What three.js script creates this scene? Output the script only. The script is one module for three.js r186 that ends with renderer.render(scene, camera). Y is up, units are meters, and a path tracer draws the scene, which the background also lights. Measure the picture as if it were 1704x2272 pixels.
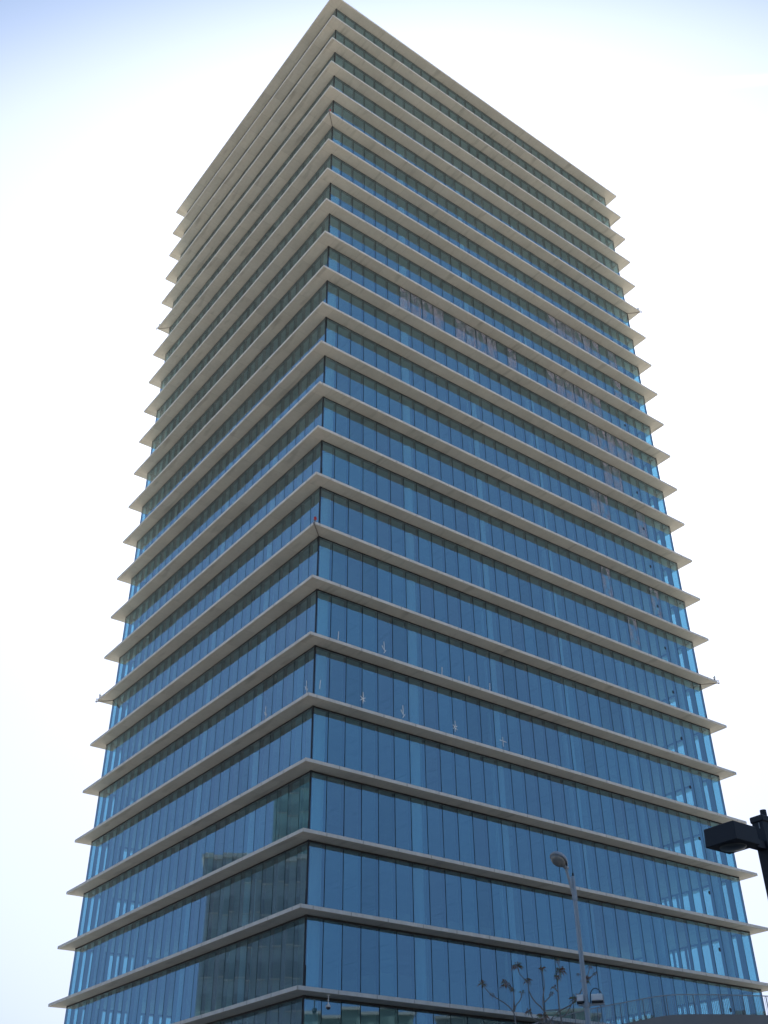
import * as THREE from 'three';
import { RoundedBoxGeometry } from 'three/addons/geometries/RoundedBoxGeometry.js';
import { mergeGeometries } from 'three/addons/utils/BufferGeometryUtils.js';
import { ImprovedNoise } from 'three/addons/math/ImprovedNoise.js';

// ------------------------------------------------------------------ camera, sky, sun, exposure
const scene = new THREE.Scene();
const camera = new THREE.PerspectiveCamera(52.47, 768 / 1024, 0.1, 6000);
camera.position.set(-30.147, 1.65, 47.506);
camera.rotation.order = 'YXZ';
camera.rotation.set(0.60357, -0.66806, -0.02184);
camera.setViewOffset(1704, 2272, -41.4, -7.3, 1704, 2272);   // lens set a little off centre

const EXPOSURE = 3.0;
const renderer = new THREE.WebGLRenderer({ antialias: true });
renderer.toneMapping = THREE.LinearToneMapping;
renderer.toneMappingExposure = EXPOSURE;
renderer.shadowMap.enabled = true;

const RAD = Math.PI / 180;
const sunAz = 40 * RAD, sunEl = 39 * RAD;                    // behind the tower as seen from the camera
const sunDir = new THREE.Vector3(Math.sin(sunAz) * Math.cos(sunEl), Math.sin(sunEl), -Math.cos(sunAz) * Math.cos(sunEl));
function skyTexture() {
  const W = 2048, H = 1024, data = new Float32Array(W * H * 4), dir = new THREE.Vector3();
  const dirOf = (az, el) => new THREE.Vector3(Math.sin(az * RAD) * Math.cos(el * RAD), Math.sin(el * RAD), -Math.cos(az * RAD) * Math.cos(el * RAD));
  const t0 = dirOf(55.5, 55.3), t1 = dirOf(84, 47.7), tn = new THREE.Vector3().crossVectors(t0, t1).normalize(), span = t0.angleTo(t1);
  for (let j = 0; j < H; j++) for (let i = 0; i < W; i++) {
    const th = ((i + 0.5) / W - 0.5) * 2 * Math.PI, el = ((j + 0.5) / H - 0.5) * Math.PI, c = Math.cos(el);
    dir.set(Math.cos(th) * c, Math.sin(el), Math.sin(th) * c);
    const g = Math.acos(Math.min(1, Math.max(-1, dir.dot(sunDir)))) / RAD, e = Math.max(0, el / RAD);
    const glow = 2.6 * Math.exp(-g / 5), tail = 0.22 * Math.exp(-g / 35);                      // aureole round the sun
    const veil = 0.172 / (1 + Math.exp((g + 0.75 * Math.max(0, e - 38) - 40) / 2.5));          // thin white veil of high haze about the sun
    let r = 0.030 + glow + tail * 0.9 + veil * 1.1, gg = 0.071 + glow + tail * 1.02 + veil, b = 0.136 + glow + tail * 1.4 + veil * 0.95;
    const off = Math.abs(Math.asin(dir.dot(tn))) / RAD;
    if (off < 0.5) {                                                      // a thin vapour trail high in the air
      const along = t0.angleTo(dir) / span;
      if (along > 0 && along < 1.02 && t1.angleTo(dir) < span) { const q = 0.14 * Math.min(1, along * 2.5) * Math.exp(-((off / 0.13) ** 2)); r += q; gg += q; b += q; }
    }
    const o = (j * W + i) * 4; data[o] = r; data[o + 1] = gg; data[o + 2] = b; data[o + 3] = 1;
  }
  const t = new THREE.DataTexture(data, W, H, THREE.RGBAFormat, THREE.FloatType);
  t.mapping = THREE.EquirectangularReflectionMapping; t.magFilter = t.minFilter = THREE.LinearFilter; t.needsUpdate = true;
  return t;
}
scene.background = skyTexture();
scene.environment = scene.background;

const sun = new THREE.DirectionalLight(new THREE.Color().setRGB(1, 0.95, 0.86), 4.2);
sun.position.copy(sunDir).multiplyScalar(300); sun.target.position.set(0, 0, 0);
sun.castShadow = true; sun.shadow.mapSize.set(4096, 4096);
Object.assign(sun.shadow.camera, { left: -180, right: 180, top: 180, bottom: -180, near: 1, far: 700 });
scene.add(sun, sun.target);

// ------------------------------------------------------------------ helpers
let seed = 20240611;
const rnd = () => { seed = (seed + 0x6D2B79F5) | 0; let t = Math.imul(seed ^ (seed >>> 15), 1 | seed); t = (t + Math.imul(t ^ (t >>> 7), 61 | t)) ^ t; return ((t ^ (t >>> 14)) >>> 0) / 4294967296; };
const rr = (a, b) => a + (b - a) * rnd();
const perlin = new ImprovedNoise();
const fbm = (x, y, z, n = 4) => { let s = 0, a = 0.5, f = 1; for (let i = 0; i < n; i++) { s += a * perlin.noise(x * f, y * f, z + i * 7.3); a *= 0.5; f *= 2; } return s; };
const taken = new Map();
const numbered = n => { const c = taken.get(n) || 0; taken.set(n, c + 1); return c ? `${n}_${String(c).padStart(3, '0')}` : n; };
function shade(o) { o.traverse(m => { if (m.isMesh) { m.castShadow = true; m.receiveShadow = true; } }); return o; }
function thing(name, label, category, pos = [0, 0, 0], group) {
  const g = new THREE.Group(); g.name = numbered(name); g.position.set(...pos); g.userData = { label, category };
  if (group) g.userData.group = group; scene.add(g); return g;
}
function part(name, geo, mat, parent, pos, rotY = 0) {
  const m = new THREE.Mesh(geo, mat); m.name = name; if (pos) m.position.set(...pos); m.rotation.y = rotY;
  m.castShadow = m.receiveShadow = true; parent.add(m); return m;
}
const stuff = m => { m.userData.kind = 'stuff'; return m; };
const lin = (r, g, b) => new THREE.Color().setRGB(r, g, b);
const M = (o) => new THREE.MeshStandardMaterial(o);
function texture(W, H, fn, srgb = true) {
  const d = new Uint8Array(W * H * 4);
  for (let j = 0; j < H; j++) for (let i = 0; i < W; i++) { const c = fn(i, j), o = (j * W + i) * 4; d[o] = c[0]; d[o + 1] = c[1]; d[o + 2] = c[2]; d[o + 3] = c[3] ?? 255; }
  const t = new THREE.DataTexture(d, W, H, THREE.RGBAFormat); t.wrapS = t.wrapT = THREE.RepeatWrapping; t.magFilter = THREE.LinearFilter; t.minFilter = THREE.LinearMipmapLinearFilter; t.generateMipmaps = true;
  if (srgb) t.colorSpace = THREE.SRGBColorSpace; t.needsUpdate = true; return t;
}
const toS = v => Math.round(255 * Math.min(1, Math.max(0, v <= 0.0031308 ? v * 12.92 : 1.055 * v ** (1 / 2.4) - 0.055)));
// uv in metres by the main direction of each face
function metreUV(geo, du = 0, dv = 0, size = 1) {
  const g = geo.index ? geo.toNonIndexed() : geo, p = g.attributes.position, n = g.attributes.normal, uv = new Float32Array(p.count * 2);
  for (let i = 0; i < p.count; i += 3) {
    let ax = 0, ay = 0, az = 0;
    for (let k = 0; k < 3; k++) { ax += Math.abs(n.getX(i + k)); ay += Math.abs(n.getY(i + k)); az += Math.abs(n.getZ(i + k)); }
    for (let k = i; k < i + 3; k++) {
      const x = p.getX(k), y = p.getY(k), z = p.getZ(k);
      const [u, v] = ay > ax && ay > az ? [x, -z] : ax > az ? [-z, y] : [x, y];
      uv[2 * k] = (u + du) / size; uv[2 * k + 1] = (v + dv) / size;
    }
  }
  g.setAttribute('uv', new THREE.BufferAttribute(uv, 2)); return g;
}
function boxAt(w, h, d, x, y, z) { const g = new THREE.BoxGeometry(w, h, d); g.translate(x, y, z); return g; }
function tube(pts, r, seg = 6, n = 12) { return new THREE.TubeGeometry(new THREE.CatmullRomCurve3(pts.map(p => new THREE.Vector3(...p))), n, r, seg, false); }
function taperTube(pts, r0, r1, seg = 6, n = 14) {
  const c = new THREE.CatmullRomCurve3(pts.map(p => new THREE.Vector3(...p))), g = new THREE.TubeGeometry(c, n, 1, seg, false), p = g.attributes.position;
  for (let i = 0; i <= n; i++) { const ctr = c.getPointAt(i / n), r = r0 + (r1 - r0) * i / n;
    for (let k = 0; k <= seg; k++) { const q = i * (seg + 1) + k; p.setXYZ(q, ctr.x + (p.getX(q) - ctr.x) * r, ctr.y + (p.getY(q) - ctr.y) * r, ctr.z + (p.getZ(q) - ctr.z) * r); } }
  return g;
}
const deg = THREE.MathUtils.degToRad;

// ------------------------------------------------------------------ tower dimensions (metres)
const A = 41.196, B = 33.725, D = 0.9936, T = 0.218, Y0 = 11.89;   // slab plan, overhang, slab thickness, top of the first slab in view
const slabTop = k => { if (k < 0) return Y0 + 3.95 * k; const u = k / 23; return Y0 + 4 * k + 1.33 * u * (1 - u) - 2.935 * u * (1 - u) * (1 - 2 * u); };
const MOD = (A - 2 * D) / 31.84;

// ------------------------------------------------------------------ materials
const SLABTEX = MOD * 16;
const concreteMap = texture(1024, 1024, (i, j) => {
  const x = i / 1024 * 8, y = j / 1024 * 8;
  let v = 0.47 * (1 + 0.16 * fbm(x * 1.3, y * 1.3, 3, 4) + 0.10 * fbm(x * 9, y * 9, 11, 3));
  const cell = Math.floor(i / 128) * 13 + Math.floor(j / 128) * 7;                       // each pour a slightly different grey
  v *= 1 + 0.035 * Math.sin(cell * 12.9898);
  const a = i % 128, b = j % 128; if (a < 1 || b < 1) v *= 0.68;                        // board joints
  const st = fbm(x * 4, y * 0.8, 31, 3); if (st > 0.16) v *= 1 - 0.9 * (st - 0.16);      // damp stains
  const w = fbm(x * 0.6, y * 0.6, 51, 2);
  return [toS(v * (1.02 + 0.03 * w)), toS(v * 0.965), toS(v * (0.85 - 0.04 * w))];
});
const concrete = M({ map: concreteMap, roughness: 0.88 });
const lightenedEdge = M({ color: lin(0.66, 0.645, 0.62), roughness: 0.6, map: texture(512, 64, (i, j) => { const v = (0.93 + 0.2 * fbm(i / 512 * 30, j / 64, 4, 3) + 0.16 * fbm(i / 2.5, j / 200, 14, 2)) * (i % 64 < 1 ? 0.45 : 1); return [toS(v), toS(v * 0.99), toS(v * 0.97)]; }) });  // paler than the slabs: sky light on their edges put into the colour
const paving = texture(512, 512, (i, j) => {
  const x = i / 512 * 8, y = j / 512 * 8, v = 0.48 * (1 + 0.3 * fbm(x, y, 5, 5)) * (i % 64 < 1 || j % 64 < 1 ? 0.75 : 1);
  return [toS(v * 1.06), toS(v * 0.97), toS(v * 0.83)];
});
const coated = new THREE.MeshStandardMaterial({ color: lin(0.58, 0.80, 0.94), metalness: 1, roughness: 0.02, transparent: true, opacity: 0.47 });
const tinted = new THREE.MeshPhysicalMaterial({ color: lin(0.52, 0.86, 0.96), transmission: 1, thickness: 0, roughness: 0.0, ior: 1.5 });
const glassEdge = M({ color: lin(0.03, 0.07, 0.07), roughness: 0.3 });
const PANES = [1, 0.95, 1.05, 0.9].map((k, q) => { const c = coated.clone(); c.color.multiplyScalar(k); c.color.r *= [1, 1.06, 0.95, 1.02][q]; return [c, tinted, glassEdge]; }), PANE = PANES[0];   // panes from different batches
const blackAlu = M({ color: lin(0.018, 0.02, 0.024), roughness: 0.45, metalness: 0.3 });
const greyAlu = M({ color: lin(0.05, 0.055, 0.06), roughness: 0.5, metalness: 0.3 });
const interior = M({ color: lin(0.42, 0.42, 0.41), roughness: 0.9 });
const columnWhite = M({ color: lin(0.72, 0.73, 0.73), roughness: 0.8 });
const white = M({ color: lin(0.72, 0.73, 0.74), roughness: 0.5 });
const tapeWhite = M({ color: lin(0.8, 0.82, 0.84), roughness: 0.7 });

// ------------------------------------------------------------------ ground
{
  const g = new THREE.CircleGeometry(3000, 96); g.rotateX(-Math.PI / 2);
  const m = new THREE.Mesh(metreUV(g, 0, 0, 9.6), M({ map: paving, roughness: 0.93 })); m.name = 'ground'; m.receiveShadow = true; m.userData = { kind: 'structure', label: 'pale stone paved ground round the tower', category: 'ground' }; scene.add(m);
}

{
  const asphalt = M({ roughness: 0.95, map: texture(256, 256, (i, j) => { const v = 0.075 * (1 + 0.5 * fbm(i / 16, j / 16, 2, 5)); return [toS(v), toS(v), toS(v * 1.03)]; }) });
  const lay = (w, d, x, y, z, mat, name, label, category) => { const m = new THREE.Mesh(metreUV(new THREE.BoxGeometry(w, 0.004, d), 0, 0, 5), mat); m.position.set(x, y, z); m.name = name; m.receiveShadow = true; m.userData = { kind: 'structure', label, category }; scene.add(m); };
  lay(340, 40, -70, 0.013, 52, asphalt, 'added_road', 'unseen asphalt sheet before the glass tower, added to darken lower slab undersides', 'added_road');  // out of view, added so less light bounces up to the low slabs
  lay(30, 500, -48, 0.018, -220, asphalt, 'added_road_001', 'unseen asphalt sheet along the narrower face, added to darken lower slab undersides', 'added_road');
  const granite = M({ roughness: 0.85, map: texture(256, 256, (i, j) => { const v = 0.13 * (1 + 0.35 * fbm(i / 14, j / 14, 6, 5)) * (i % 32 < 1 || j % 32 < 1 ? 0.6 : 1); return [toS(v), toS(v), toS(v * 1.05)]; }) });
  lay(120, 110, 20, 0.006, -23, granite, 'added_plaza', 'unseen dark granite sheet round the tower, added to darken lower slab undersides', 'added_plaza');  // out of view, its dark tone added to dim the lowest soffits
}
// ------------------------------------------------------------------ tower
const tower = thing('office_tower', 'tall blue glass office tower with thin projecting concrete floor slabs', 'tower');
for (let k = -2; k <= 23; k++) {
  const g = new RoundedBoxGeometry(A, T, B, 1, 0.02);
  g.translate(A / 2, slabTop(k) - T / 2, -B / 2);
  const s = part('floor_slab', metreUV(g, -D - 0.12 + (k * 5 % 8) * MOD * 2, -D - 0.12 + (k * 3 % 8) * MOD * 2, SLABTEX), concrete, tower);
  const y = slabTop(k) - T / 2, h = T - 0.03, e = 0.008, q = 0.03;
  const strips = [[A - q, h, 0.03, A / 2, y, 0], [A - q, h, 0.03, A / 2, y, -B], [0.03, h, B - q, 0, y, -B / 2], [0.03, h, B - q, A, y, -B / 2]];
  strips[0][5] += e - 0.015; strips[1][5] -= e - 0.015; strips[2][3] -= e - 0.015; strips[3][3] += e - 0.015;
  for (const b of strips) part('lightened_edge', metreUV(boxAt(...b), k * 1.7, 0, SLABTEX), lightenedEdge, s);  // strips added to carry the sky-lit edge brightness in their colour
  if (k === 23) { s.name = 'roof_slab'; s.userData.label = 'uppermost projecting slab forming the flat roof'; }
}
const sides = [
  { o: [D, -D], a: [1, 0], n: [0, 1], L: A - 2 * D, c: 30, seen: true },
  { o: [D, -D], a: [0, -1], n: [-1, 0], L: B - 2 * D, c: 24, seen: true },
  { o: [D, -B + D], a: [1, 0], n: [0, -1], L: A - 2 * D, c: 30 },
  { o: [A - D, -D], a: [0, -1], n: [1, 0], L: B - 2 * D, c: 24 },
];
for (const s of sides) { s.w0 = (s.L - s.c * MOD) / 2; s.ry = Math.atan2(s.n[0], s.n[1]); s.joint = i => i === 0 ? 0 : i === s.c + 2 ? s.L : s.w0 + (i - 1) * MOD; }
const sideAt = (s, u, y, out = 0) => [s.o[0] + s.a[0] * u + s.n[0] * out, y, s.o[1] + s.a[1] * u + s.n[1] * out];
const HEAD = 0.13, SILL = 0.06, GAP = 0.052, PT = 0.024;
// one pane: coated outer face (local +z), tinted inner face, dark edges
function paneArrays(w, h) {
  const x = w / 2, y = h / 2, z = PT / 2, q = (a, b, c, d) => [a, b, c, a, c, d].flat();
  const outer = q([-x, -y, z], [x, -y, z], [x, y, z], [-x, y, z]), inner = q([x, -y, -z], [-x, -y, -z], [-x, y, -z], [x, y, -z]);
  const edges = [...q([x, -y, z], [x, -y, -z], [x, y, -z], [x, y, z]), ...q([-x, -y, -z], [-x, -y, z], [-x, y, z], [-x, y, -z]), ...q([-x, y, z], [x, y, z], [x, y, -z], [-x, y, -z]), ...q([-x, -y, -z], [x, -y, -z], [x, -y, z], [-x, -y, z])];
  return [outer, inner, edges];
}
function paneGeometry(groups) {
  const g = new THREE.BufferGeometry(), all = new Float32Array(groups.reduce((n, a) => n + a.length, 0)); let at = 0;
  groups.forEach((a, i) => { all.set(a, at); g.addGroup(at / 3, a.length / 3, i); at += a.length; });
  g.setAttribute('position', new THREE.BufferAttribute(all, 3)); g.computeVertexNormals();
  g.setAttribute('uv', new THREE.BufferAttribute(new Float32Array(all.length / 3 * 2), 2)); return g;
}
camera.updateMatrixWorld(); camera.updateProjectionMatrix();
const panes = [];
for (let k = -3; k < 23; k++) {
  const y0 = (k === -3 ? 0.02 : slabTop(k)) + SILL, y1 = slabTop(k + 1) - T - HEAD;
  sides.forEach((s, si) => {
    for (let i = 0; i < s.c + 2; i++) {
      const u0 = s.joint(i) + (i === 0 ? 0.075 : GAP / 2), u1 = s.joint(i + 1) - (i === s.c + 1 ? 0.075 : GAP / 2);
      const f = { k, si, i, w: u1 - u0, h: y1 - y0, pos: sideAt(s, (u0 + u1) / 2, (y0 + y1) / 2, -PT / 2), ry: s.ry, tx: rr(-1, 1) * 0.0035, ty: rr(-1, 1) * 0.0035, area: 0 };
      if (s.seen) {
        const c = [[u0, y0], [u1, y0], [u1, y1], [u0, y1]].map(([u, y]) => new THREE.Vector3(...sideAt(s, u, y)).project(camera));
        let ar = 0; for (let q = 0; q < 4; q++) { const m = c[q], n = c[(q + 1) % 4]; ar += m.x * n.y - n.x * m.y; }
        const cx = (c[0].x + c[2].x) / 2, cy = (c[0].y + c[2].y) / 2;
        f.area = Math.abs(cx) < 1 && Math.abs(cy) < 1 ? Math.abs(ar) : 0;
      }
      panes.push(f);
    }
  });
}
panes.slice().sort((p, q) => q.area - p.area).slice(0, 300).forEach(f => { f.single = true; });
{
  const cache = new Map(), rest = [[], [], []], o3 = new THREE.Object3D(), v = new THREE.Vector3();
  for (const f of panes) {
    o3.position.set(...f.pos); o3.rotation.set(f.tx, f.ry + f.ty, 0, 'YXZ'); o3.updateMatrix();
    if (f.single) {
      const key = `${f.w.toFixed(3)}_${f.h.toFixed(3)}`;
      if (!cache.has(key)) cache.set(key, paneGeometry(paneArrays(f.w, f.h)));
      const m = part('glass_pane', cache.get(key), PANES[[0, 0, 1, 2, 0, 3, 0, 2, 1][Math.floor(rnd() * 9)]], tower, f.pos); m.rotation.set(f.tx, f.ry + f.ty, 0, 'YXZ');
    } else paneArrays(f.w, f.h).forEach((a, q) => { for (let i = 0; i < a.length; i += 3) { v.set(a[i], a[i + 1], a[i + 2]).applyMatrix4(o3.matrix); rest[q].push(v.x, v.y, v.z); } });
  }
  stuff(part('glass_panes', paneGeometry(rest), PANE, tower));
}
{
  const mull = [], head = [], o3 = new THREE.Object3D();
  const place = (w, h, d, p, ry) => { const g = new THREE.BoxGeometry(w, h, d); o3.position.set(...p); o3.rotation.set(0, ry, 0); o3.updateMatrix(); return g.applyMatrix4(o3.matrix); };
  for (let k = -3; k < 23; k++) {
    const y0 = k === -3 ? 0.02 : slabTop(k), y1 = slabTop(k + 1) - T;
    for (const s of sides) {
      for (let i = 1; i < s.c + 2; i++) mull.push(place(0.085, y1 - y0 - HEAD - SILL, 0.22, sideAt(s, s.joint(i), (y0 + SILL + y1 - HEAD) / 2, -PT - 0.008 - 0.11), s.ry));
      head.push(place(s.L - 0.16, HEAD - 0.01, 0.16, sideAt(s, s.L / 2, y1 - HEAD / 2 - 0.004, -0.03 - 0.08), s.ry));
      head.push(place(s.L - 0.16, SILL - 0.008, 0.12, sideAt(s, s.L / 2, y0 + SILL / 2, -0.02 - 0.06), s.ry));
    }
  }
  stuff(part('mullions', mergeGeometries(mull), blackAlu, tower));
  stuff(part('head_and_sill_frames', mergeGeometries(head), blackAlu, tower));
  for (const [x, z] of [[D, -D], [A - D, -D], [D, -B + D], [A - D, -B + D]]) {
    const sx = x < A / 2 ? 1 : -1, sz = z > -B / 2 ? -1 : 1, h = slabTop(23) - T - 0.02;
    part('corner_post', boxAt(0.13, h, 0.13, x + sx * 0.068, h / 2 + 0.01, z + sz * 0.068), blackAlu, tower);
  }
  const cx = [], top = slabTop(23) - T - 0.01;
  for (let i = 0; i < 6; i++) for (let j = 0; j < 5; j++) if (i === 0 || i === 5 || j === 0 || j === 4) cx.push([2.35 + (A - 4.7) * i / 5, -2.35 - (B - 4.7) * j / 4]);
  const col = new THREE.CylinderGeometry(0.42, 0.42, top, 20); col.translate(0, top / 2, 0);
  for (const [x, z] of cx) part('column', col, columnWhite, tower, [x, 0, z]);
  part('lift_core', boxAt(15, top, 12, A / 2, top / 2 + 0.005, -B / 2), interior, tower);
}
// small dark round markers on one column of panes
{
  const s = sides[0], g = new THREE.CylinderGeometry(0.115, 0.115, 0.01, 18); g.rotateX(Math.PI / 2); g.scale(1, 1.25, 1);
  for (let k = -1; k <= 13; k++) part('access_marker', g, M({ color: lin(0.02, 0.03, 0.05), roughness: 0.5 }), tower, sideAt(s, s.joint(28) + 0.62 * MOD, slabTop(k) + 2.02, 0.012));
}
// white tape crosses on panes of two storeys
{
  const bar = (l, a, x = 0, y = 0) => { const g = new THREE.BoxGeometry(0.044, l, 0.006); g.rotateZ(a); g.translate(x, y, 0); return g; };
  const kinds = [
    () => [bar(0.62, 0.03, 0.02, 0.16), bar(0.46, 0.9), bar(0.46, -1.0), bar(0.4, 0.05, 0, -0.1)],
    () => [bar(0.66, 0.04, 0.02, 0.1), bar(0.3, 0.5, -0.08, -0.02), bar(0.34, -0.6, 0.08, -0.28)],
    () => [bar(0.7, 0.02), bar(0.62, 1.52, 0, 0.05)],
    () => [bar(0.6, -0.06)],
  ];
  const list = [[0, 4.65, 4, 1.15, 0], [0, 7.78, 4, 1.1, 1], [0, 12.12, 4, 1.1, 0], [0, 16.37, 4, 1.1, 2], [0, 1.45, 4, 1.25, 3], [1, 1.78, 4, 1.25, 1], [1, 6.53, 4, 1.3, 1], [0, 2.72, 5, 0.95, 3], [0, 6.32, 5, 1.2, 1], [0, 11.2, 5, 0.9, 3], [0, 13.6, 5, 0.9, 3], [0, 15.5, 5, 0.9, 3]];
  for (const [si, c, k, dy, t] of list) { const s = sides[si]; part('tape_mark', mergeGeometries(kinds[t]()), tapeWhite, tower, sideAt(s, c - D, slabTop(k) + dy, 0.012), s.ry); }
}
// thin ragged-edged pale sheets of patchy opacity on some panes of the middle storeys
{
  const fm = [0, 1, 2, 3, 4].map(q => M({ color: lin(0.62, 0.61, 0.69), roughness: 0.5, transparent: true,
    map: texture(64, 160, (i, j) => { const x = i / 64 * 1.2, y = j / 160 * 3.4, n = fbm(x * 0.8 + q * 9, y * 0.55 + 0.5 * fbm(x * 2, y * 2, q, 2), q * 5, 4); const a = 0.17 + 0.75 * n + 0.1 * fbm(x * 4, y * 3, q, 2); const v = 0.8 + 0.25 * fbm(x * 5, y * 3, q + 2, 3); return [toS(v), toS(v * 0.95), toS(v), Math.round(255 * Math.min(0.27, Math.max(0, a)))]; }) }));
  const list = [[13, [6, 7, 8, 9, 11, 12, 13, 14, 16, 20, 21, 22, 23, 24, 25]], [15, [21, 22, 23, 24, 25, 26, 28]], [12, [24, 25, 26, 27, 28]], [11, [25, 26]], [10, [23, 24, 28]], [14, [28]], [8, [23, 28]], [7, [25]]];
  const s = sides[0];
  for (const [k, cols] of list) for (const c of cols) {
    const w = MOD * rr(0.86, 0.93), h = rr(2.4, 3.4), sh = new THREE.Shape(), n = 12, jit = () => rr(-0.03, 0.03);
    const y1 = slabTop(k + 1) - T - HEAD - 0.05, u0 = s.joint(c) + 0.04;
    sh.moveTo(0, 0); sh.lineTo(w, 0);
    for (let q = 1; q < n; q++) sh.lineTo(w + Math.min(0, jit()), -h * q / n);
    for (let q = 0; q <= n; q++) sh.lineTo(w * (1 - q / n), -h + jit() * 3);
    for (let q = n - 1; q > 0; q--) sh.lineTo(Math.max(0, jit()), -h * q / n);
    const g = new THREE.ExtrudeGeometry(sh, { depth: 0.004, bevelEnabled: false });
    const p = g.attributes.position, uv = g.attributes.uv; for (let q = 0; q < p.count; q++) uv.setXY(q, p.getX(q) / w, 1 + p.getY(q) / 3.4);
    part('pale_patchy_sheet', g, fm[(k * 2 + c) % 5], tower, sideAt(s, u0, y1, 0.008), s.ry);
  }
}

// ------------------------------------------------------------------ obstruction lights on two slabs, with their conduit
{
  const red = M({ color: lin(0.4, 0.03, 0.03), roughness: 0.25 }), clear = M({ color: lin(0.5, 0.53, 0.58), roughness: 0.25 }), redGrey = M({ color: lin(0.22, 0.2, 0.2), roughness: 0.5, metalness: 0.4 });
  const corners = [['corner nearest the street', 0, 0, 1, -1], ['far corner above the footway', A, 0, -1, -1], ['far corner of narrower face', 0, -B, 1, 1]];
  for (const [k, lvl] of [[7, 'lower lit slab'], [18, 'upper lit slab']]) for (const [where, x, z, sx, sz] of corners) {
    const y = slabTop(k), t = thing('obstruction_light', `${x === 0 && z === 0 ? 'red' : 'clear'} obstruction light on the ${lvl}, ${where}`, 'warning light', [x + sx * 0.14, y, z + sz * 0.14], 'obstruction lights on slab corners');
    const lathe = new THREE.LatheGeometry([[0, 0.2], [0.075, 0.2], [0.1, 0.27], [0.1, 0.4], [0.06, 0.47], [0, 0.49]].map(p => new THREE.Vector2(...p)), 14);
    part('base', (() => { const g = new THREE.CylinderGeometry(0.06, 0.09, 0.2, 12); g.translate(0, 0.1, 0); return g; })(), redGrey, t);
    part('lens', lathe, x === 0 && z === 0 ? red : clear, t);
    part('bracket', mergeGeometries([boxAt(0.05, 0.04, 0.05, -sx * 0.0, 0.02, 0), (() => { const g = new THREE.BoxGeometry(0.36, 0.03, 0.05); g.rotateY(sx * sz > 0 ? -Math.PI / 4 : Math.PI / 4); g.translate(-sx * 0.1, 0.018, -sz * 0.1); return g; })()]), redGrey, t);
    part('hanging_lamp', (() => { const g = new THREE.SphereGeometry(0.075, 12, 8); g.scale(1, 1.2, 1); g.translate(-sx * 0.2, -0.22, -sz * 0.2); return mergeGeometries([g, boxAt(0.03, 0.28, 0.03, -sx * 0.2, -0.08, -sz * 0.2)]); })(), redGrey, t);
    part('conduit', tube([[-sx * 0.2, -T - 0.02, -sz * 0.2], [sx * 0.3, -T - 0.02, sz * 0.3], [sx * 0.9, -T - 0.02, sz * 0.9]], 0.022, 6, 6), M({ color: lin(0.12, 0.09, 0.08), roughness: 0.7 }), t);
  }
}
// ------------------------------------------------------------------ dome camera under the first slab
{
  const t = thing('security_camera', 'white dome security camera hanging under the lowest slab near the corner', 'camera', [2.11, Y0 - T, -0.35]);
  part('drop_pipe', mergeGeometries([(() => { const g = new THREE.CylinderGeometry(0.03, 0.03, 0.46, 10); g.translate(0, -0.23, 0); return g; })(), (() => { const g = new THREE.CylinderGeometry(0.09, 0.09, 0.03, 12); g.translate(0, -0.015, 0); return g; })()]), white, t);
  part('housing', new THREE.LatheGeometry([[0, -0.42], [0.05, -0.42], [0.12, -0.47], [0.135, -0.54], [0.135, -0.58], [0, -0.58]].map(p => new THREE.Vector2(...p)).reverse(), 18), white, t);
  part('dome', (() => { const g = new THREE.SphereGeometry(0.115, 18, 8, 0, Math.PI * 2, Math.PI / 2, Math.PI / 2); g.translate(0, -0.582, 0); return g; })(), M({ color: lin(0.05, 0.05, 0.06), roughness: 0.1 }), t);
}
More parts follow.
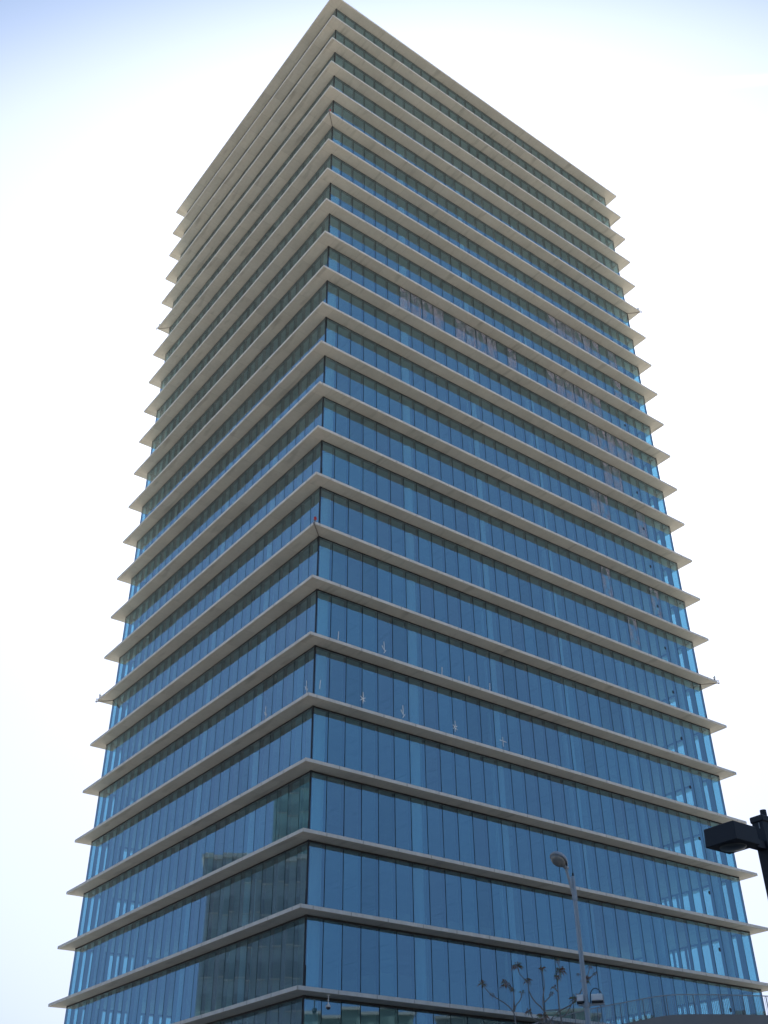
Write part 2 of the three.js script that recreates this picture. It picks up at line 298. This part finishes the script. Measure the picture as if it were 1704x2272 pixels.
// ------------------------------------------------------------------ raised footway with railing in front of the tower
{
  const t = thing('raised_footway', 'curved concrete raised footway with a thin metal railing before the tower', 'footbridge');
  const path = [[4.5, 7.7, 6.2], [9.5, 8.75, 3.9], [14.46, 9.97, 3.2], [16.99, 10.6, 3.2], [20.5, 11.33, 3.5], [23.62, 11.9, 4.0], [26.22, 12.02, 5.0], [30.23, 12.16, 6.0], [36, 12.3, 7.6], [44, 12.4, 10.5], [54, 12.4, 15]];
  const curve = new THREE.CatmullRomCurve3(path.map(p => new THREE.Vector3(...p))), N = 90, P = [];
  for (let i = 0; i <= N; i++) { const c = curve.getPointAt(i / N), q = curve.getTangentAt(i / N), l = Math.hypot(q.x, q.z); P.push({ c, nx: -q.z / l, nz: q.x / l }); }   // n points to the street
  const sweep = (prof) => {                                        // prof: [out, up] closed loop
    const pos = [], idx = [], m = prof.length;
    for (const { c, nx, nz } of P) for (const [o, u] of prof) pos.push(c.x + nx * o, c.y + u, c.z + nz * o);
    for (let i = 0; i < N; i++) for (let k = 0; k < m; k++) { const a = i * m + k, b = i * m + (k + 1) % m, c = a + m, d = b + m; idx.push(a, b, c, b, d, c); }
    const g = new THREE.BufferGeometry(); g.setAttribute('position', new THREE.Float32BufferAttribute(pos, 3)); g.setIndex(idx);
    const f = g.toNonIndexed(); f.computeVertexNormals(); return metreUV(f, 0, 0, SLABTEX);
  };
  const cm = M({ roughness: 0.75, map: texture(256, 256, (i, j) => { const v = 0.17 * (1 + 0.25 * fbm(i / 40, j / 40, 8, 4)); return [toS(v * 0.95), toS(v), toS(v * 1.05)]; }) });
  part('parapet', sweep([[0, 0], [0, -1.55], [-0.22, -1.55], [-0.22, 0]]), cm, t);
  part('deck', sweep([[-0.22, -0.45], [-0.22, -1.1], [-2.3, -1.1], [-2.3, -0.45]]), cm, t);
  const rail = [], bal = [];
  const H = 1.12, ins = -0.11;
  rail.push(sweep([[ins + 0.03, H], [ins + 0.03, H - 0.05], [ins - 0.03, H - 0.05], [ins - 0.03, H]]));
  part('handrail', rail[0], greyAlu, t).material = M({ color: lin(0.25, 0.27, 0.29), roughness: 0.4, metalness: 0.6 });
  const len = curve.getLength(), nb = Math.floor(len / 0.13);
  for (let i = 0; i <= nb; i++) { const c = curve.getPointAt(i / nb), q = curve.getTangentAt(i / nb), l = Math.hypot(q.x, q.z), w = i % 14 === 0 ? 0.045 : 0.016; bal.push(boxAt(w, H - 0.05, w, c.x - q.z / l * ins, c.y + (H - 0.05) / 2, c.z + q.x / l * ins)); }
  stuff(part('balusters', mergeGeometries(bal), M({ color: lin(0.25, 0.27, 0.29), roughness: 0.4, metalness: 0.6 }), t));
  for (const i of [4, 26, 48, 70, 88]) { const { c, nx, nz } = P[i], h = c.y - 1.1, g = new THREE.CylinderGeometry(0.4, 0.4, h, 18); g.translate(c.x - nx * 1.2, h / 2, c.z - nz * 1.2); part('pier', g, cm, t); }
}
// ------------------------------------------------------------------ street lamp with a bowl head
const galv = M({ color: lin(0.42, 0.48, 0.54), roughness: 0.55, metalness: 0.35, map: texture(64, 256, (i, j) => { const v = 0.8 + 0.35 * fbm(i / 10, j / 12, 9, 4); return [toS(v), toS(v), toS(v)]; }) });
const lampAt = [-8.95, 0, 27.7];
{
  const t = thing('street_lamp', 'tall grey street lamp with bent arm and rounded glass bowl head', 'street lamp', lampAt);
  part('pole', new THREE.LatheGeometry([[0.0, 0], [0.2, 0], [0.2, 0.03], [0.105, 0.05], [0.105, 1.1], [0.08, 1.15], [0.054, 9.36], [0.046, 9.46], [0.0, 9.47]].map(p => new THREE.Vector2(...p)), 20), galv, t);
  const v = new THREE.Vector3(-0.997, 0, 0.053).normalize().multiplyScalar(1);   // arm direction in plan
  const q = (r, y) => [v.x * r, y, v.z * r];
  part('arm', taperTube([q(0.04, 8.95), q(0.11, 9.2), q(0.19, 9.48), q(0.25, 9.68)], 0.04, 0.036, 12, 14), galv, t);
  part('arm_clamp', (() => { const g = new THREE.CylinderGeometry(0.068, 0.068, 0.3, 14); g.translate(0, 9.0, 0); return g; })(), galv, t);
  const head = new THREE.Group(); head.name = 'lamp_head'; t.add(head);
  head.scale.setScalar(1.12); head.position.set(...q(0.25, 9.68)); head.rotation.order = 'YXZ'; head.rotation.y = Math.atan2(-v.z, v.x); head.rotation.z = 0.5;
  const shell = (dx, sx, sy, sz, lo, hi) => { const g = new THREE.SphereGeometry(1, 22, 12, 0, Math.PI * 2, lo, hi - lo); const p = g.attributes.position; for (let i = 0; i < p.count; i++) { const x = p.getX(i), k = 1 - 0.18 * Math.max(0, -x); p.setXYZ(i, x * sx + dx, p.getY(i) * sy, p.getZ(i) * sz * k); } g.computeVertexNormals(); return g; };
  part('housing', mergeGeometries([shell(0.24, 0.26, 0.16, 0.2, 0, Math.PI / 2), shell(0.24, 0.26, 0.045, 0.2, Math.PI / 2, Math.PI * 0.62)]), M({ color: lin(0.27, 0.29, 0.32), roughness: 0.5, metalness: 0.2 }), head);
  part('glass_bowl', shell(0.26, 0.215, 0.15, 0.175, Math.PI * 0.52, Math.PI), M({ color: lin(0.22, 0.22, 0.21), roughness: 0.18 }), head);
  part('neck', (() => { const g = new THREE.CylinderGeometry(0.05, 0.065, 0.16, 14); g.rotateZ(Math.PI / 2); g.translate(0.0, -0.005, 0); return g; })(), galv, head);
  part('photocell', (() => { const g = new THREE.CylinderGeometry(0.025, 0.03, 0.1, 12); g.translate(0.01, 9.5, 0.01); return g; })(), blackAlu, t);
  // two small floodlights on a crossbar
  const bar = thing('floodlight_bracket', 'crossbar clamped to the street lamp pole carrying two floodlights', 'bracket', [lampAt[0], 6.28, lampAt[2]]);
  const u = new THREE.Vector3(0.68, 0, 0.73);
  const g = new THREE.BoxGeometry(0.66, 0.05, 0.05); g.rotateY(-Math.atan2(u.z, u.x)); part('crossbar', g.translate(0.13 * u.x, 0, 0.13 * u.z), galv, bar);
  part('clamp', new THREE.CylinderGeometry(0.098, 0.098, 0.1, 14), galv, bar);
  part('cable_loop', tube([[0.1 * u.x, 0.02, 0.1 * u.z], [0.15 * u.x, 0.3, 0.15 * u.z], [0.26 * u.x, 0.38, 0.26 * u.z], [0.38 * u.x, 0.3, 0.38 * u.z], [0.42 * u.x, 0.1, 0.42 * u.z]], 0.012, 6, 16), blackAlu, bar);
  for (const [r, lab, w] of [[-0.14, 'small white floodlight on the short side of the pole crossbar', 0.17], [0.28, 'wide white floodlight below the cable loop on the pole crossbar', 0.28]]) {
    const f = thing('floodlight', lab, 'floodlight', [lampAt[0] + u.x * r, 6.306, lampAt[2] + u.z * r], 'floodlights on the lamp pole');
    const ry = -Math.atan2(u.z, u.x);
    part('body', new RoundedBoxGeometry(w, 0.16, 0.2, 2, 0.025).translate(0, 0.13, 0), white, f, undefined, ry);
    part('visor', new RoundedBoxGeometry(w + 0.02, 0.045, 0.24, 1, 0.01).translate(0, 0.028, 0), blackAlu, f, undefined, ry);
    part('bracket', boxAt(0.03, 0.2, 0.03, w / 2 + 0.02, 0.1, 0), galv, f, undefined, ry);
    part('lens', boxAt(w - 0.06, 0.1, 0.008, 0, 0.135, -0.104), M({ color: lin(0.3, 0.32, 0.34), roughness: 0.1 }), f, undefined, ry);
  }
}
// ------------------------------------------------------------------ dark box luminaire on a pole
{
  const t = thing('box_lamp', 'dark square box luminaire on a black pole', 'street lamp', [-15.79, 0, 38.2]);
  const dark = M({ color: lin(0.007, 0.010, 0.019), roughness: 0.6 });
  part('pole', boxAt(0.2, 6.86, 0.2, 0, 3.43, 0), dark, t);
  part('pole_cap', new RoundedBoxGeometry(0.24, 0.1, 0.24, 2, 0.02).translate(0, 6.86, 0), dark, t);
  part('top_spigot', (() => { const g = new THREE.CylinderGeometry(0.05, 0.05, 0.12, 12); g.translate(0.06, 6.96, 0.04); return g; })(), dark, t);
  part('arm', boxAt(0.5, 0.12, 0.13, -0.34, 6.44, 0), dark, t);
  const b = part('lamp_box', (() => { const g = new RoundedBoxGeometry(0.57, 0.28, 0.57, 2, 0.014); const p = g.attributes.position; for (let i = 0; i < p.count; i++) if (p.getY(i) > 0) { p.setX(i, p.getX(i) * 0.96); p.setZ(i, p.getZ(i) * 0.96); } g.translate(-0.86, 6.44, 0); return g; })(), dark, t);
  part('lens', (() => { const g = new THREE.SphereGeometry(0.2, 24, 10, 0, Math.PI * 2, Math.PI / 2, Math.PI / 2); g.scale(1, 0.22, 1); g.translate(-0.86, 6.297, 0); return g; })(), M({ color: lin(0.05, 0.06, 0.065), roughness: 0.3 }), b);
  part('bolt', boxAt(0.02, 0.09, 0.012, -0.102, 6.75, 0.03), M({ color: lin(0.3, 0.3, 0.32), roughness: 0.4, metalness: 0.6 }), t);
}
// ------------------------------------------------------------------ young tree just coming into leaf
{
  const t = thing('young_tree', 'young bare tree with brownish tufts of new leaves at its twig ends', 'tree', [-6.3, 0, 23.3]);
  const bark = M({ color: lin(0.19, 0.175, 0.165), roughness: 0.9 }), leafM = new THREE.MeshPhysicalMaterial({ color: lin(0.20, 0.165, 0.14), roughness: 0.85, side: THREE.DoubleSide, vertexColors: true });
  const br = [
    [[-7.48, 7.76, 22.16], [-7.28, 7.44, 22.35], [-7.05, 7.26, 22.56], [-6.83, 6.97, 22.76], [-6.8, 6.64, 22.79], [-6.5, 5.2, 23.1], [-6.3, 4.2, 23.3]],
    [[-6.96, 7.72, 22.64], [-6.81, 7.54, 22.78], [-6.83, 6.97, 22.76]],
    [[-6.62, 7.47, 22.96], [-6.67, 7.29, 22.92], [-6.77, 7.14, 22.82], [-6.81, 7.0, 22.78]],
    [[-6.68, 8.22, 22.9], [-6.63, 7.98, 22.96], [-6.47, 7.76, 23.1], [-6.47, 7.52, 23.11], [-6.35, 7.21, 23.23], [-6.18, 6.98, 23.39], [-6.15, 6.61, 23.42], [-6.3, 4.6, 23.3]],
    [[-6.15, 8.11, 23.42], [-6.13, 7.68, 23.44], [-6.19, 7.2, 23.38], [-6.16, 6.85, 23.41], [-6.16, 6.61, 23.41], [-6.28, 4.8, 23.32]],
    [[-5.8, 8.3, 23.77], [-5.76, 8.02, 23.81], [-5.83, 7.84, 23.74], [-5.86, 7.39, 23.72], [-5.86, 6.95, 23.71], [-5.84, 6.77, 23.73], [-5.95, 5.6, 23.6], [-6.28, 4.4, 23.32]],
    [[-5.15, 8.1, 24.46], [-5.27, 7.73, 24.33], [-5.47, 7.28, 24.11], [-5.61, 7.11, 23.97], [-5.86, 6.95, 23.71]],
    [[-5.99, 7.4, 23.58], [-6.16, 7.2, 23.41]], [[-5.55, 7.23, 24.03], [-5.74, 6.85, 23.84], [-5.84, 6.77, 23.73]],
    [[-5.93, 7.59, 23.64], [-5.86, 7.48, 23.71]], [[-6.18, 6.98, 23.39], [-5.86, 6.98, 23.71]], [[-5.86, 6.95, 23.71], [-6.04, 6.75, 23.54], [-6.08, 6.61, 23.49]], [[-6.5, 6.95, 23.1], [-6.45, 6.75, 23.2], [-6.17, 6.6, 23.4]], [[-5.05, 7.92, 24.55], [-5.22, 7.78, 24.38]],
  ];
  const loc = p => [p[0] + 6.3, p[1], p[2] - 23.3];
  part('trunk', taperTube([[0, 0, 0], [0.05, 1.5, 0.02], [-0.03, 3, 0.03], [0, 4.5, 0]], 0.1, 0.065, 10, 16), bark, t);
  br.forEach((b, i) => { const along = new THREE.Vector3(rr(-0.4, 0.4), 0, rr(-0.4, 0.4)); const n = b.length; b.forEach((p, j) => { const k = (1 - j / (n - 1)); p[0] += along.z * k * 0.0; }); part('branch', taperTube(b.slice().reverse().map(loc), n > 5 ? 0.042 : 0.02, 0.01, 6, 20), bark, t); });
  // tufts: many small leaflets round each twig end
  const tips = [[-7.48, 7.76, 22.16, 0.2], [-7.28, 7.46, 22.35, 0.12], [-6.96, 7.74, 22.64, 0.26], [-6.81, 7.56, 22.78, 0.14], [-6.62, 7.47, 22.96, 0.15], [-6.68, 8.22, 22.9, 0.24], [-6.48, 7.8, 23.1, 0.2], [-6.15, 8.11, 23.42, 0.21], [-5.8, 8.32, 23.77, 0.15], [-5.76, 8.05, 23.81, 0.24], [-5.83, 7.86, 23.74, 0.2], [-5.15, 8.12, 24.46, 0.14], [-5.27, 7.76, 24.33, 0.26], [-5.05, 7.92, 24.55, 0.13], [-5.99, 7.42, 23.58, 0.14], [-5.5, 7.25, 24.06, 0.27], [-5.93, 7.59, 23.64, 0.15], [-6.5, 6.96, 23.1, 0.18], [-6.22, 6.8, 23.36, 0.26], [-5.4, 7.9, 24.2, 0.12]];
  for (const [x, y, z, r] of tips) {
    const pos = [], col = [], [lx, ly, lz] = loc([x, y, z]), n = Math.round(46 * r / 0.2);
    for (let i = 0; i < n; i++) {
      const d = new THREE.Vector3(rr(-1, 1), rr(-0.55, 0.9), rr(-1, 1)).normalize(), L = r * rr(0.42, 1.0), w = L * rr(0.06, 0.11), sd = new THREE.Vector3(rr(-1, 1), rr(-1, 1), rr(-1, 1)).cross(d).normalize().multiplyScalar(w);
      const a = d.clone().multiplyScalar(0.02), m = d.clone().multiplyScalar(L * 0.55).add(new THREE.Vector3(0, 0.02, 0)), e = d.clone().multiplyScalar(L).add(new THREE.Vector3(0, -0.05 * L / 0.2, 0));
      const c = rnd() < 0.35 ? [0.7, 1.05, 0.55] : [1.15, 0.85, 0.75], k = rr(0.7, 1.3);
      for (const [p, q, s] of [[a, m.clone().add(sd), m.clone().sub(sd)], [m.clone().sub(sd), m.clone().add(sd), e]]) for (const v of [p, q, s]) { pos.push(lx + v.x, ly + v.y, lz + v.z); col.push(c[0] * k, c[1] * k, c[2] * k); }
    }
    const g = new THREE.BufferGeometry(); g.setAttribute('position', new THREE.Float32BufferAttribute(pos, 3)); g.setAttribute('color', new THREE.Float32BufferAttribute(col, 3)); g.computeVertexNormals();
    part('leaf_tuft', g, leafM, t);
  }
}
// ------------------------------------------------------------------ two blocks beside the tower, seen mirrored in its narrower face
function block(name, label, cx, cz, turn, w, d, h, cols, floors, wallC, roofC) {
  const t = thing(name, label, 'building', [cx, 0, cz]); t.rotation.y = turn;
  const wm = M({ color: wallC, roughness: 0.85 }), gm = M({ color: wallC.clone().multiplyScalar(0.74), roughness: 0.3 }), rm = M({ color: roofC, roughness: 0.7 });
  part('wall', boxAt(w, h, d, 0, h / 2, -d / 2), wm, t);
  part('roof', mergeGeometries([boxAt(w + 0.8, 0.5, d + 0.8, 0, h + 0.26, -d / 2)]), rm, t);
  const fh = h / floors, cw = w / cols, wg = new THREE.BoxGeometry(cw * 0.62, fh * 0.5, 0.12), sg = new THREE.BoxGeometry(cw * 0.7, 0.12, 0.3);
  for (let f = 1; f < floors; f++) for (let c = 0; c < cols; c++) { const x = (c + 0.5 - cols / 2) * cw; const win = part('window', wg, gm, t, [x, (f + 0.5) * fh, 0.03]); part('sill', sg, rm, win, [0, -fh * 0.25 - 0.07, 0.06]); }
}
{
  const V = [32.13, 47.51], at = (az, L) => [V[0] - Math.sin(az * RAD) * L, V[1] - Math.cos(az * RAD) * L];
  const put = (name, label, az0, az1, L, el, dp, cols, floors, wc, rc) => {
    const p = at(az0, L), q = at(az1, L), w = Math.hypot(p[0] - q[0], p[1] - q[1]), cx = (p[0] + q[0]) / 2, cz = (p[1] + q[1]) / 2, m = (az0 + az1) / 2 * RAD;
    block(name, label, cx, cz, Math.atan2(Math.sin(m), Math.cos(m)), w, dp, 1.65 + L * Math.tan(el * RAD), cols, floors, wc, rc);
  };
  put('apartment_block', 'grey brown apartment block mirrored low in the narrower glass face', 27.3, 34.5, 125, 16.2, 14, 8, 11, lin(0.30, 0.36, 0.41), lin(0.5, 0.5, 0.48));
  put('apartment_tower', 'taller greenish apartment tower mirrored beside the corner of the narrower glass face', 31.0, 42, 160, 20.6, 16, 9, 17, lin(0.21, 0.33, 0.35), lin(0.3, 0.33, 0.33));
}
{
  const row = [[30, 38.5, 34, 'greenish low office block across the street mirrored in the lowest storey', lin(0.07, 0.115, 0.115)], [39.5, 47.5, 33, 'slate grey low office block across the street mirrored in the lowest storey', lin(0.08, 0.11, 0.12)], [48.5, 60, 31, 'bluish low office block across the street mirrored behind the footway', lin(0.08, 0.105, 0.13)]];
  for (const [a0, a1, h, label, c] of row) {
    const L = 205, P = a => [-30.15 + Math.sin(a * RAD) * L, -49.5 + Math.cos(a * RAD) * L], p = P(a0), q = P(a1), m = (a0 + a1) / 2 * RAD;
    block('office_block', label, (p[0] + q[0]) / 2, (p[1] + q[1]) / 2, Math.atan2(-Math.sin(m), -Math.cos(m)), Math.hypot(p[0] - q[0], p[1] - q[1]), 16, h, 8, 7, c, lin(0.16, 0.17, 0.17));
  }
}
shade(scene);
renderer.render(scene, camera);
